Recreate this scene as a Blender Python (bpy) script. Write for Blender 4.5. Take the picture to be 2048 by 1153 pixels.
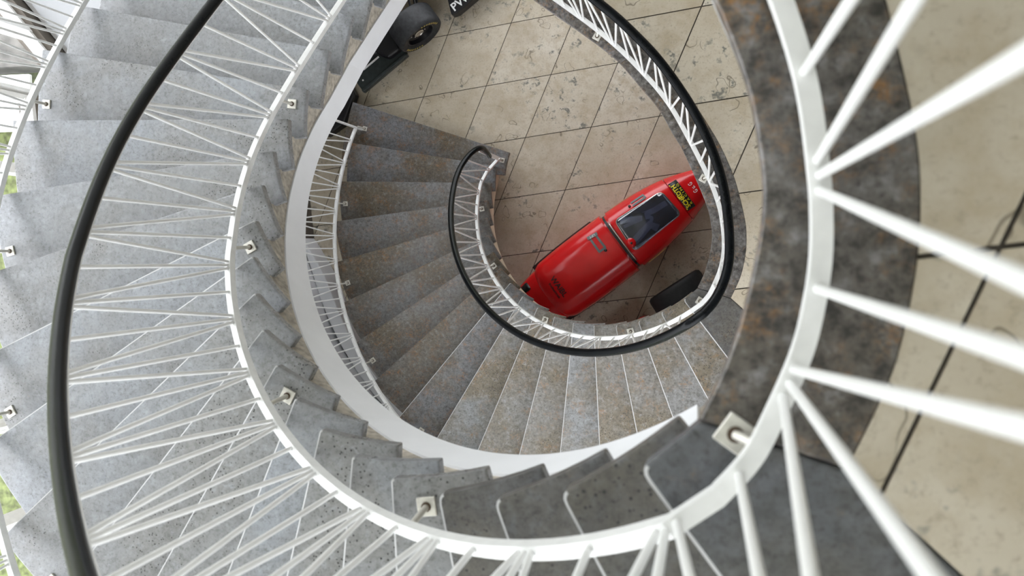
import bpy, bmesh, math, random
from mathutils import Vector, Matrix

for o in list(bpy.data.objects):
    bpy.data.objects.remove(o, do_unlink=True)
sc = bpy.context.scene
COL = sc.collection
random.seed(7)

# ---------------------------------------------------------------- measures
RISE = 0.17                      # one riser
H1 = 18 * RISE                   # middle floor
H2 = H1 + 24 * RISE              # upper floor
CX, CY = -0.752, -0.572          # stair axis in plan (x right, y towards the photo's bottom)
A18, STEP = 52.676, 8.582        # angle of nosing 18 and angle of one tread
CAMZ = H2 + 1.226


def W(x, y, z):                  # plan -> world
    return Vector((x, -y, z))


# ---------------------------------------------------------------- camera
F_PX, NX, NY = 1743.507, 1393.859, 496.115
down = Vector(((NX - 1024) / F_PX, (NY - 576.5) / F_PX, 1.0)).normalized()
ax = (Vector((1, 0, 0)) - down * down.x).normalized()
ay = down.cross(ax)
cam = bpy.data.cameras.new('camera')
cam.sensor_width = 36
cam.lens = F_PX / 2048 * 36
cam.clip_start = 0.05
cam.dof.use_dof = True
cam.dof.focus_distance = 6.2
cam.dof.aperture_fstop = 4.5
camo = bpy.data.objects.new('camera', cam)
COL.objects.link(camo)
right = Vector((ax[0], -ay[0], -down[0]))
upv = -Vector((ax[1], -ay[1], -down[1]))
back = -Vector((ax[2], -ay[2], -down[2]))
m = Matrix((right, upv, back)).transposed().to_4x4()
m.translation = Vector((0, 0, CAMZ))
camo.matrix_world = m
sc.camera = camo

# ---------------------------------------------------------------- sky, daylight, exposure
world = bpy.data.worlds.new('overcast_sky')
sc.world = world
world.use_nodes = True
bg = world.node_tree.nodes['Background']
bg.inputs[0].default_value = (0.93, 0.955, 1.0, 1)
bg.inputs[1].default_value = 6.0
sc.view_settings.view_transform = 'Standard'
sc.view_settings.look = 'None'
sc.view_settings.gamma = 1.0
sc.view_settings.use_curve_mapping = False
sc.view_settings.exposure = 0.12
XL, XR, YT, YB, ZC = -5.0, 5.0, -4.4, 4.6, 9.9      # room: left, right, photo-top, photo-bottom, ceiling


def portal(name, loc, rot, sx, sy):
    l = bpy.data.lights.new(name, 'AREA')
    l.shape = 'RECTANGLE'
    l.size, l.size_y = sx, sy
    try:
        l.cycles.is_portal = True
    except Exception:
        return
    o = bpy.data.objects.new(name, l)
    o.location = loc
    o.rotation_euler = rot
    COL.objects.link(o)


SILL = 3.70                                  # glass of the stair tower starts here
TOWER = [(-5.0, -4.4), (-5.0, -2.02), (-4.02, -0.92)] + [(CX + 3.22 * math.cos(math.radians(a)), CY + 3.22 * math.sin(math.radians(a))) for a in range(170, 55, -18)] + [(1.3, 2.3)]
LOWSILL = 3.14                               # beside the middle floor the glass comes down to the floor
SOUTHSILL = 2.30                             # sill lowered along the last bays to let more light onto the stairs
NORTH_X = 0.4                                # unseen ground floor window cut short here to darken the floor
NORTH = (0.10, 2.95)
for (xa, ya), (xb, yb) in zip(TOWER, TOWER[1:]):
    L = math.hypot(xb - xa, yb - ya)
    nx_, ny_ = (yb - ya) / L, -(xb - xa) / L      # outward in plan
    if nx_ * ((xa + xb) / 2 - CX) + ny_ * ((ya + yb) / 2 - CY) < 0:
        nx_, ny_ = -nx_, -ny_
    dirw = Vector((-nx_, ny_, 0))                 # into the room
    q = dirw.to_track_quat('-Z', 'Y').to_euler()
    sl = LOWSILL if xa < -4.5 else SOUTHSILL if ya > 2.25 or xa > -1.3 else SILL
    portal('daylight_portal', W((xa + xb) / 2 + nx_ * 0.1, (ya + yb) / 2 + ny_ * 0.1, (sl + ZC) / 2), q, L, ZC - sl)
portal('daylight_portal', ((XL + NORTH_X) / 2, -YT + 0.12, 1.5), (-math.pi / 2, 0, 0), NORTH_X - XL, 2.85)


# ---------------------------------------------------------------- materials
def nodes_of(name):
    mt = bpy.data.materials.new(name)
    mt.use_nodes = True
    nt = mt.node_tree
    return mt, nt, nt.nodes['Principled BSDF']


def plain(name, col, rough=0.5, metal=0.0, spec=0.5, noise=0.0, scale=8.0):
    mt, nt, b = nodes_of(name)
    b.inputs['Roughness'].default_value = rough
    b.inputs['Metallic'].default_value = metal
    b.inputs['Specular IOR Level'].default_value = spec
    if noise:
        tc = nt.nodes.new('ShaderNodeTexCoord')
        n = nt.nodes.new('ShaderNodeTexNoise')
        n.inputs['Scale'].default_value = scale
        n.inputs['Detail'].default_value = 6
        nt.links.new(tc.outputs['Object'], n.inputs['Vector'])
        r = nt.nodes.new('ShaderNodeValToRGB')
        r.color_ramp.elements[0].position = 0.3
        r.color_ramp.elements[1].position = 0.7
        r.color_ramp.elements[0].color = tuple(c * (1 - noise) for c in col) + (1,)
        r.color_ramp.elements[1].color = tuple(min(1, c * (1 + noise)) for c in col) + (1,)
        nt.links.new(n.outputs['Fac'], r.inputs['Fac'])
        nt.links.new(r.outputs['Color'], b.inputs['Base Color'])
    else:
        b.inputs['Base Color'].default_value = (*col, 1)
    return mt


class NB:
    """small helper around a node tree"""
    def __init__(self, nt):
        self.nt = nt

    def n(self, typ, **kw):
        x = self.nt.nodes.new(typ)
        for k, v in kw.items():
            if k in x.inputs:
                x.inputs[k].default_value = v
            else:
                setattr(x, k, v)
        return x

    def l(self, a, b):
        self.nt.links.new(a, b)

    def ramp(self, fac, stops):
        r = self.n('ShaderNodeValToRGB')
        e = r.color_ramp.elements
        while len(e) < len(stops):
            e.new(0.5)
        for q, (p, c) in zip(e, stops):
            q.position = p
            q.color = (*c, 1) if len(c) == 3 else c
        self.l(fac, r.inputs['Fac'])
        return r.outputs['Color']

    def mix(self, fac, a, b, mode='MIX'):
        x = self.n('ShaderNodeMix')
        x.data_type = 'RGBA'
        x.blend_type = mode
        if isinstance(fac, (int, float)):
            x.inputs[0].default_value = fac
        else:
            self.l(fac, x.inputs[0])
        for s, v in ((6, a), (7, b)):
            if isinstance(v, tuple):
                x.inputs[s].default_value = (*v, 1)
            else:
                self.l(v, x.inputs[s])
        return x.outputs[2]


def coords(nb, per_object=True):
    tc = nb.n('ShaderNodeTexCoord')
    oi = nb.n('ShaderNodeObjectInfo')
    geo = nb.n('ShaderNodeNewGeometry')
    mul = nb.n('ShaderNodeVectorMath', operation='SCALE')
    comb = nb.n('ShaderNodeCombineXYZ')
    nb.l(oi.outputs['Random'], comb.inputs[0])
    nb.l(oi.outputs['Random'], comb.inputs[2])
    nb.l(comb.outputs[0], mul.inputs[0])
    mul.inputs['Scale'].default_value = 37.0 if per_object else 0.0
    add = nb.n('ShaderNodeVectorMath', operation='ADD')
    nb.l(geo.outputs['Position'], add.inputs[0])
    nb.l(mul.outputs[0], add.inputs[1])
    return add.outputs[0], oi.outputs['Random']


def stone(name, cold, warm, rust, speck, rough, rust_lo=0.56, pit=True, blotch=0.45):
    mt, nt, b = nodes_of(name)
    nb = NB(nt)
    v, rnd = coords(nb)
    big = nb.n('ShaderNodeTexNoise', Scale=2.3, Detail=5.0, Roughness=0.6)
    mid = nb.n('ShaderNodeTexNoise', Scale=11.0, Detail=8.0, Roughness=0.7)
    fine = nb.n('ShaderNodeTexNoise', Scale=75.0, Detail=6.0, Roughness=0.75)
    for q in (big, mid, fine):
        nb.l(v, q.inputs['Vector'])
    base = nb.mix(nb.ramp(big.outputs['Fac'], [(0.42, (0, 0, 0)), (0.62, (1, 1, 1))]), cold, warm)
    base = nb.mix(nb.ramp(rnd, [(0.2, (0, 0, 0)), (1.0, (0.55, 0.55, 0.55))]), base, warm)
    rm = nb.n('ShaderNodeMath', operation='MULTIPLY')
    nb.l(nb.ramp(mid.outputs['Fac'], [(rust_lo, (0, 0, 0)), (rust_lo + 0.16, (1, 1, 1))]), rm.inputs[0])
    nb.l(nb.ramp(fine.outputs['Fac'], [(0.45, (0, 0, 0)), (0.6, (1, 1, 1))]), rm.inputs[1])
    base = nb.mix(rm.outputs[0], base, rust)
    base = nb.mix(nb.ramp(fine.outputs['Fac'], [(0.3, (1, 1, 1)), (0.5, (0, 0, 0))]), base, speck)
    lt = nb.ramp(fine.outputs['Fac'], [(0.62, (0, 0, 0)), (0.78, (0.6, 0.6, 0.6))])
    base = nb.mix(lt, base, tuple(min(1, c * 2.1) for c in cold))
    blot = nb.n('ShaderNodeTexNoise', Scale=34.0, Detail=4.0, Roughness=0.65)
    nb.l(v, blot.inputs['Vector'])
    base = nb.mix(nb.ramp(blot.outputs['Fac'], [(0.34, (blotch, blotch, blotch)), (0.50, (0, 0, 0))]), base, speck)
    base = nb.mix(nb.ramp(blot.outputs['Fac'], [(0.54, (0, 0, 0)), (0.72, (blotch, blotch, blotch))]), base, tuple(min(1, c * 1.7) for c in cold))
    if pit:
        vo = nb.n('ShaderNodeTexVoronoi', Scale=70.0)
        nb.l(v, vo.inputs['Vector'])
        pm = nb.n('ShaderNodeMath', operation='MULTIPLY')
        nb.l(nb.ramp(vo.outputs['Distance'], [(0.16, (1, 1, 1)), (0.25, (0, 0, 0))]), pm.inputs[0])
        nb.l(nb.ramp(big.outputs['Fac'], [(0.53, (0, 0, 0)), (0.60, (1, 1, 1))]), pm.inputs[1])
        base = nb.mix(pm.outputs[0], base, (0.03, 0.03, 0.03))
    nb.l(base, b.inputs['Base Color'])
    rr = nb.n('ShaderNodeMapRange')
    nb.l(mid.outputs['Fac'], rr.inputs[0])
    rr.inputs[1].default_value, rr.inputs[2].default_value = 0.3, 0.7
    rr.inputs[3].default_value, rr.inputs[4].default_value = rough - 0.08, rough + 0.1
    nb.l(rr.outputs[0], b.inputs['Roughness'])
    bp = nb.n('ShaderNodeBump', Strength=0.12, Distance=0.004)
    nb.l(fine.outputs['Fac'], bp.inputs['Height'])
    nb.l(bp.outputs[0], b.inputs['Normal'])
    return mt


def travertine(name):
    mt, nt, b = nodes_of(name)
    nb = NB(nt)
    v, rnd = coords(nb)
    big = nb.n('ShaderNodeTexNoise', Scale=2.0, Detail=6.0, Roughness=0.62)
    mid = nb.n('ShaderNodeTexNoise', Scale=9.0, Detail=8.0, Roughness=0.7)
    fine = nb.n('ShaderNodeTexNoise', Scale=60.0, Detail=5.0, Roughness=0.7)
    for q in (big, mid, fine):
        nb.l(v, q.inputs['Vector'])
    base = nb.ramp(big.outputs['Fac'], [(0.3, (0.43, 0.37, 0.28)), (0.5, (0.58, 0.52, 0.42)), (0.7, (0.66, 0.61, 0.52))])
    base = nb.mix(nb.ramp(mid.outputs['Fac'], [(0.46, (0, 0, 0)), (0.70, (0.85, 0.85, 0.85))]), base, (0.40, 0.32, 0.21))
    base = nb.mix(nb.ramp(rnd, [(0, (0, 0, 0)), (1, (0.35, 0.35, 0.35))]), base, (0.52, 0.45, 0.33))
    base = nb.mix(nb.ramp(fine.outputs['Fac'], [(0.3, (0.75, 0.75, 0.75)), (0.47, (0, 0, 0))]), base, (0.36, 0.30, 0.22))
    # grey-green blotches
    bl = nb.n('ShaderNodeTexNoise', Scale=13.0, Detail=3.0, Roughness=0.75)
    nb.l(v, bl.inputs['Vector'])
    mm = nb.n('ShaderNodeMath', operation='MULTIPLY')
    nb.l(nb.ramp(bl.outputs['Fac'], [(0.565, (0, 0, 0)), (0.64, (1, 1, 1))]), mm.inputs[0])
    nb.l(nb.ramp(big.outputs['Fac'], [(0.48, (0, 0, 0)), (0.58, (0.9, 0.9, 0.9))]), mm.inputs[1])
    base = nb.mix(mm.outputs[0], base, (0.16, 0.16, 0.14))
    # fossil curls: short arcs on warped rings
    warp = nb.n('ShaderNodeTexNoise', Scale=6.0, Detail=2.0)
    nb.l(v, warp.inputs['Vector'])
    wv = nb.mix(0.11, v, warp.outputs['Color'], 'LINEAR_LIGHT')
    vo = nb.n('ShaderNodeTexVoronoi', Scale=6.5)
    nb.l(wv, vo.inputs['Vector'])
    ring = nb.ramp(vo.outputs['Distance'], [(0.26, (0, 0, 0)), (0.275, (1, 1, 1)), (0.29, (1, 1, 1)), (0.305, (0, 0, 0))])
    cut = nb.n('ShaderNodeTexNoise', Scale=4.5, Detail=1.0)
    nb.l(v, cut.inputs['Vector'])
    m2 = nb.n('ShaderNodeMath', operation='MULTIPLY')
    nb.l(ring, m2.inputs[0])
    nb.l(nb.ramp(cut.outputs['Fac'], [(0.54, (0, 0, 0)), (0.58, (0.8, 0.8, 0.8))]), m2.inputs[1])
    base = nb.mix(m2.outputs[0], base, (0.17, 0.14, 0.10))
    nb.l(base, b.inputs['Base Color'])
    b.inputs['Roughness'].default_value = 0.5
    bp = nb.n('ShaderNodeBump', Strength=0.08, Distance=0.004)
    nb.l(fine.outputs['Fac'], bp.inputs['Height'])
    nb.l(bp.outputs[0], b.inputs['Normal'])
    return mt


M = {}
M['tread'] = stone('pale_grey_tread_stone', (0.27, 0.285, 0.31), (0.235, 0.233, 0.23), (0.27, 0.18, 0.10), (0.12, 0.119, 0.118), 0.29, 0.64, blotch=0.3)
M['tread_low'] = stone('worn_brownish_tread_stone', (0.26, 0.27, 0.28), (0.20, 0.17, 0.125), (0.29, 0.14, 0.04), (0.075, 0.068, 0.06), 0.31, 0.53, blotch=0.42)
M['tread_rust_shade'] = stone('rusty_shaded_tread_stone', (0.175, 0.18, 0.19), (0.125, 0.10, 0.068), (0.24, 0.105, 0.025), (0.045, 0.04, 0.034), 0.33, 0.49, blotch=0.45)  # rust stains, with the shade on the lowest treads darkened into the colour
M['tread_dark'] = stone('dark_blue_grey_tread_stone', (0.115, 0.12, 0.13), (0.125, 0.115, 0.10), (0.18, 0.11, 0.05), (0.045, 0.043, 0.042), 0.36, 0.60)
M['border'] = stone('brown_border_stone', (0.15, 0.145, 0.145), (0.115, 0.098, 0.08), (0.26, 0.125, 0.035), (0.030, 0.027, 0.025), 0.40, 0.50, pit=False, blotch=0.9)
M['travertine'] = travertine('beige_travertine')
M['grout'] = plain('dark_joint', (0.07, 0.06, 0.05), 0.9)
M['sand'] = plain('raw_concrete', (0.42, 0.38, 0.32), 0.95, noise=0.35, scale=40)
M['white'] = plain('white_paint', (0.82, 0.82, 0.81), 0.35, noise=0.05, scale=30)
M['fascia'] = plain('white_fascia_paint', (0.82, 0.83, 0.86), 0.6, noise=0.03, scale=6)
M['cream'] = plain('cream_fascia_paint', (0.62, 0.54, 0.40), 0.6, noise=0.08, scale=12)
M['wall'] = plain('white_wall', (0.78, 0.78, 0.76), 0.8)
M['wall_dark'] = plain('dark_umber_wall', (0.10, 0.085, 0.07), 0.85)  # lower walls made dark to cut light bounced inside the ground floor
M['soffit'] = plain('grey_slab_concrete', (0.32, 0.31, 0.30), 0.9)
M['edge'] = plain('painted_edge_glint', (0.48, 0.48, 0.48), 0.4)  # paints the bright highlight line along the tread nosings
M['rail'] = plain('black_plastic_handrail', (0.004, 0.005, 0.006), 0.26, spec=0.16, noise=0.4, scale=20)
M['steel'] = plain('brushed_steel', (0.62, 0.60, 0.56), 0.35, 1.0)
M['galv'] = plain('pale_steel_plate', (0.66, 0.64, 0.58), 0.45, 0.4, noise=0.15, scale=60)
M['rust'] = plain('dark_rust', (0.08, 0.05, 0.03), 0.8)
M['greyfloor'] = plain('pale_grey_coating', (0.66, 0.67, 0.69), 0.5, noise=0.03, scale=3)
M['greymat'] = plain('mid_grey_floor_coating', (0.30, 0.305, 0.315), 0.6, noise=0.03, scale=3)
M['concrete'] = plain('weathered_concrete', (0.10, 0.095, 0.085), 0.9, noise=0.5, scale=5)
M['red'] = plain('glossy_red_bodywork', (0.62, 0.010, 0.012), 0.20, noise=0.12, scale=4)
M['black'] = plain('black_bodywork', (0.008, 0.008, 0.010), 0.35)
M['carbon'] = plain('dark_grey_composite', (0.025, 0.033, 0.033), 0.40, noise=0.3, scale=25)
M['tyre'] = plain('worn_slick_tyre', (0.022, 0.023, 0.025), 0.65, noise=0.5, scale=30)
M['tyre_shaded'] = plain('shaded_slick_tyre', (0.007, 0.007, 0.007), 0.75, noise=0.4, scale=40)  # slick tyre with the shade under the stairs put into its colour
M['yellow'] = plain('yellow_print', (0.85, 0.68, 0.02), 0.5)
M['tyreyellow'] = plain('faded_yellow_lettering', (0.45, 0.36, 0.10), 0.6)
M['paleyellow'] = plain('pale_yellow_tape', (0.72, 0.60, 0.25), 0.6)
M['print'] = plain('black_print', (0.012, 0.012, 0.012), 0.45)
M['whiteprint'] = plain('white_print', (0.8, 0.8, 0.8), 0.5)
M['tape'] = plain('grey_tape', (0.14, 0.16, 0.16), 0.6)
M['grass'] = plain('lawn_green', (0.095, 0.115, 0.04), 0.95, noise=0.6, scale=14)
M['cockpit'] = plain('dark_cockpit_lining', (0.055, 0.06, 0.08), 0.7, noise=0.6, scale=9)
M['seat'] = plain('grey_seat_fabric', (0.34, 0.34, 0.40), 0.8, noise=0.3, scale=8)


def glass_mat(name, tint, gloss, fac):
    mt = bpy.data.materials.new(name)
    mt.use_nodes = True
    nt = mt.node_tree
    nt.nodes.clear()
    nb = NB(nt)
    out = nb.n('ShaderNodeOutputMaterial')
    t = nb.n('ShaderNodeBsdfTransparent')
    t.inputs[0].default_value = (*tint, 1)
    g = nb.n('ShaderNodeBsdfGlossy', Roughness=gloss)
    mx = nb.n('ShaderNodeMixShader')
    mx.inputs[0].default_value = fac
    nb.l(t.outputs[0], mx.inputs[1])
    nb.l(g.outputs[0], mx.inputs[2])
    nb.l(mx.outputs[0], out.inputs[0])
    return mt


M['pane'] = glass_mat('clear_window_glass', (0.98, 0.98, 0.98), 0.02, 0.06)
M['tint'] = glass_mat('tinted_canopy_glass', (0.62, 0.66, 0.76), 0.10, 0.16)


def checker_mat():
    mt, nt, b = nodes_of('checkered_flag_tape')
    nb = NB(nt)
    tc = nb.n('ShaderNodeTexCoord')
    ck = nb.n('ShaderNodeTexChecker', Scale=28.0)
    ck.inputs[1].default_value = (0.25, 0.25, 0.26, 1)
    ck.inputs[2].default_value = (0.01, 0.01, 0.01, 1)
    nb.l(tc.outputs['Object'], ck.inputs[0])
    nb.l(ck.outputs[0], b.inputs['Base Color'])
    b.inputs['Roughness'].default_value = 0.4
    return mt


M['checker'] = checker_mat()


# ---------------------------------------------------------------- object helpers
def link(name, me, mat=None, parent=None, kind=None):
    if mat is not None and not me.materials:
        me.materials.append(M[mat])
    o = bpy.data.objects.new(name, me)
    COL.objects.link(o)
    if parent is not None:
        o.parent = parent
        o.matrix_parent_inverse = parent.matrix_basis.inverted()
    if kind:
        o['kind'] = kind
    return o


def mesh(name, vs, fs, smooth=False, bevel=0.0, segs=2):
    bm = bmesh.new()
    bv = [bm.verts.new(v) for v in vs]
    for f in fs:
        try:
            bm.faces.new([bv[i] for i in f])
        except ValueError:
            pass
    bmesh.ops.recalc_face_normals(bm, faces=bm.faces)
    if bevel:
        es = [e for e in bm.edges if len(e.link_faces) == 2 and e.calc_face_angle(0) > 0.5]
        bmesh.ops.bevel(bm, geom=es, offset=bevel, segments=segs, affect='EDGES', profile=0.6, clamp_overlap=True)
    if smooth:
        for f in bm.faces:
            f.smooth = True
    me = bpy.data.meshes.new(name)
    bm.to_mesh(me)
    bm.free()
    return me


def prism(name, poly, z0, z1, **kw):
    """plan polygon extruded from z0 to z1"""
    n = len(poly)
    vs = [W(x, y, z0) for x, y in poly] + [W(x, y, z1) for x, y in poly]
    fs = [list(range(n)), list(range(n, 2 * n))] + [[i, (i + 1) % n, n + (i + 1) % n, n + i] for i in range(n)]
    return mesh(name, vs, fs, **kw)


def box(name, c, d, **kw):
    """plan box: centre (x, y, z), size"""
    x, y, z = c
    a, b, h = (q / 2 for q in d)
    return prism(name, [(x - a, y - b), (x + a, y - b), (x + a, y + b), (x - a, y + b)], z - h, z + h, **kw)


def empty(name, loc, label=None, cat=None, group=None, kind=None):
    o = bpy.data.objects.new(name, None)
    COL.objects.link(o)
    o.empty_display_size = 0.1
    o.location = W(*loc)
    tag(o, label, cat, group, kind)
    return o


def tag(o, label=None, cat=None, group=None, kind=None):
    for k, v in (('label', label), ('category', cat), ('group', group), ('kind', kind)):
        if v:
            o[k] = v
    return o


def sweep(name, pts, prof, smooth=True, closed=False, cap=True):
    """profile (lateral, up) swept along world points"""
    n, k = len(pts), len(prof)
    vs, fs = [], []
    for i, p in enumerate(pts):
        t = (pts[min(i + 1, n - 1)] - pts[max(i - 1, 0)]).normalized()
        lat = t.cross(Vector((0, 0, 1)))
        if lat.length < 0.05:
            lat = last
        lat.normalize()
        last = lat
        up = lat.cross(t).normalized()
        for a, b in prof:
            vs.append(p + lat * a + up * b)
    for i in range(n - 1):
        for j in range(k):
            fs.append([i * k + j, i * k + (j + 1) % k, (i + 1) * k + (j + 1) % k, (i + 1) * k + j])
    if cap:
        fs.append(list(range(k)))
        fs.append([(n - 1) * k + j for j in range(k)])
    return mesh(name, vs, fs, smooth=smooth)


def rect_prof(w, h):
    return [(-w / 2, -h / 2), (w / 2, -h / 2), (w / 2, h / 2), (-w / 2, h / 2)]


def oval_prof(w, h, n=14):
    return [(w / 2 * math.cos(2 * math.pi * i / n), h / 2 * math.sin(2 * math.pi * i / n)) for i in range(n)]


def catmull(P, per=10):
    P = [Vector(p) for p in P]
    out = []
    for i in range(len(P) - 1):
        p0, p1, p2, p3 = P[max(i - 1, 0)], P[i], P[i + 1], P[min(i + 2, len(P) - 1)]
        for k in range(per):
            t = k / per
            out.append(0.5 * ((2 * p1) + (p2 - p0) * t + (2 * p0 - 5 * p1 + 4 * p2 - p3) * t * t + (3 * p1 - p0 - 3 * p2 + p3) * t ** 3))
    out.append(P[-1])
    return out


def resample(P, step):
    out, acc = [P[0].copy()], 0.0
    for a, b in zip(P, P[1:]):
        L = (b - a).length
        d = step - acc
        while d <= L:
            out.append(a.lerp(b, d / L))
            d += step
        acc = (acc + L) % step
    return out


CYL = None


def bar(name, a, b, rad, mat, parent, sides=8):
    """straight round bar between two world points; all share one mesh per material"""
    key = 'unit_bar_' + mat + str(sides)
    me = bpy.data.meshes.get(key)
    if me is None:
        vs, fs = [], []
        for z in (0, 1):
            vs += [(math.cos(2 * math.pi * i / sides), math.sin(2 * math.pi * i / sides), z) for i in range(sides)]
        fs = [[i, (i + 1) % sides, sides + (i + 1) % sides, sides + i] for i in range(sides)] + [list(range(sides)), list(range(sides, 2 * sides))]
        me = mesh(key, vs, fs, smooth=sides > 4)
        me.name = key
        me.materials.append(M[mat])
    d = b - a
    q = d.to_track_quat('Z', 'Y')
    o = bpy.data.objects.new(name, me)
    COL.objects.link(o)
    o.parent = parent
    o.matrix_parent_inverse = parent.matrix_basis.inverted() if parent else Matrix()
    o.matrix_basis = Matrix.Translation(a) @ q.to_matrix().to_4x4() @ Matrix.Diagonal((rad, rad, d.length, 1))
    return o


def clip_poly(subject, clip):
    """Sutherland-Hodgman, clip polygon convex"""
    area = sum(a[0] * b[1] - b[0] * a[1] for a, b in zip(clip, clip[1:] + clip[:1]))
    if area < 0:
        clip = clip[::-1]
    out = list(subject)
    for a, b in zip(clip, clip[1:] + clip[:1]):
        if not out:
            break
        src, out = out, []
        side = lambda p: (b[0] - a[0]) * (p[1] - a[1]) - (b[1] - a[1]) * (p[0] - a[0])
        for p, q in zip(src, src[1:] + src[:1]):
            sp, sq = side(p), side(q)
            if sp >= 0:
                out.append(p)
            if (sp > 0 > sq) or (sp < 0 < sq):
                t = sp / (sp - sq)
                out.append((p[0] + (q[0] - p[0]) * t, p[1] + (q[1] - p[1]) * t))
    return out


def poly_area(p):
    return 0.5 * sum(a[0] * b[1] - b[0] * a[1] for a, b in zip(p, p[1:] + p[:1]))


# ---------------------------------------------------------------- plan curves
def polar(R, idx):
    a = math.radians(A18 + STEP * (18 - idx))
    return (CX + R * math.cos(a), CY + R * math.sin(a))


R_IN, R_OUT = 1.112, 2.60
HOLE = [(0.006, 0.238), (0.045, 0.150), (0.073, 0.045), (0.088, -0.06), (0.080, -0.145), (0.063, -0.225), (0.020, -0.338), (-0.086, -0.576),
        (-0.149, -0.681), (-0.230, -0.826), (-0.333, -0.953), (-0.459, -1.103), (-0.574, -1.206), (-0.753, -1.343), (-0.956, -1.492),
        (-1.25, -1.71), (-1.50, -1.90)]
BORD = [(0.200, 0.297), (0.255, 0.165), (0.280, 0.04), (0.285, -0.06), (0.275, -0.165), (0.232, -0.345), (0.194, -0.458), (0.124, -0.612),
        (0.033, -0.766), (-0.060, -0.913), (-0.152, -1.028), (-0.243, -1.140), (-0.36, -1.265), (-0.47, -1.365), (-0.65, -1.505), (-0.85, -1.65),
        (-1.15, -1.87), (-1.45, -2.09)]
RAILP = [(0.030, 0.329), (0.073, 0.276), (0.102, 0.216), (0.134, 0.134), (0.149, 0.065), (0.155, 0.012), (0.155, -0.041), (0.151, -0.095),
         (0.135, -0.205), (0.104, -0.310), (0.065, -0.406), (0.000, -0.540), (-0.076, -0.685), (-0.148, -0.814), (-0.229, -0.929),
         (-0.321, -1.035), (-0.434, -1.155), (-0.557, -1.268), (-0.672, -1.362), (-0.90, -1.535), (-1.20, -1.76), (-1.42, -1.93)]
HANDP = [(0.035, 0.325), (0.085, 0.265), (0.125, 0.185), (0.148, 0.105), (0.157, 0.027), (0.155, -0.07), (0.146, -0.165), (0.126, -0.293),
         (0.095, -0.407), (0.046, -0.535), (-0.023, -0.675), (-0.109, -0.812), (-0.203, -0.940), (-0.297, -1.044), (-0.402, -1.148),
         (-0.530, -1.258), (-0.67, -1.375), (-0.90, -1.55), (-1.20, -1.775), (-1.42, -1.945)]


def plan_curve(P, per=6):
    return [(v.x, v.y) for v in catmull([(a, b, 0) for a, b in P], per)]


HOLE_C, BORD_C = plan_curve(HOLE), plan_curve(BORD)


# ---------------------------------------------------------------- floors
E1, E2 = (0.6405, -0.0835), (0.2495, -0.5955)      # sides of the rhombic tiles


def tiles(parent, anchor, region, z, rng, box_lim):
    ax0, ay0 = anchor
    g = 0.0035
    full = None
    n = 0
    for i in range(-rng, rng):
        for j in range(-rng, rng):
            x, y = ax0 + i * E1[0] + j * E2[0], ay0 + i * E1[1] + j * E2[1]
            if not (box_lim[0] < x < box_lim[1] and box_lim[2] < y < box_lim[3]):
                continue
            L = 0.646
            k0, k1 = g / L / 0.86, 1 - g / L / 0.86
            rh = [(x + a * E1[0] + b * E2[0], y + a * E1[1] + b * E2[1]) for a, b in ((k0, k0), (k1, k0), (k1, k1), (k0, k1))]
            p = clip_poly(region, rh) if region else rh
            if len(p) < 3 or abs(poly_area(p)) < 0.004:
                continue
            n += 1
            if abs(abs(poly_area(p)) - abs(poly_area(rh))) < 1e-5:
                if full is None:
                    q = [(a - x, b - y) for a, b in rh]
                    full = prism('floor_tile', q, -0.02, 0.0)
                    full.materials.append(M['travertine'])
                o = link('floor_tile', full, None, parent)
                o.location = W(x, y, z)
            else:
                link('floor_tile', prism('floor_tile', p, z - 0.02, z), 'travertine', parent)
    return n


ground = tag(link('floor', prism('floor', [(-5.0, -4.4), (5, -4.4), (5, 4.6), (-5, 4.6)], -0.25, -0.006), 'grout'), 'beige travertine ground floor of diamond tiles under the cars', None, None, 'structure')
tiles(ground, (-2.671, -1.499), [(-5, -4.4), (5, -4.4), (5, 4.6), (-5, 4.6)], 0.0, 14, (-5.4, 2.6, -5.2, 3.6))

JO = (CX + 2.60 * math.cos(math.radians(42.4)), CY + 2.60 * math.sin(math.radians(42.4)))
T18O = polar(R_OUT, 18)


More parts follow.
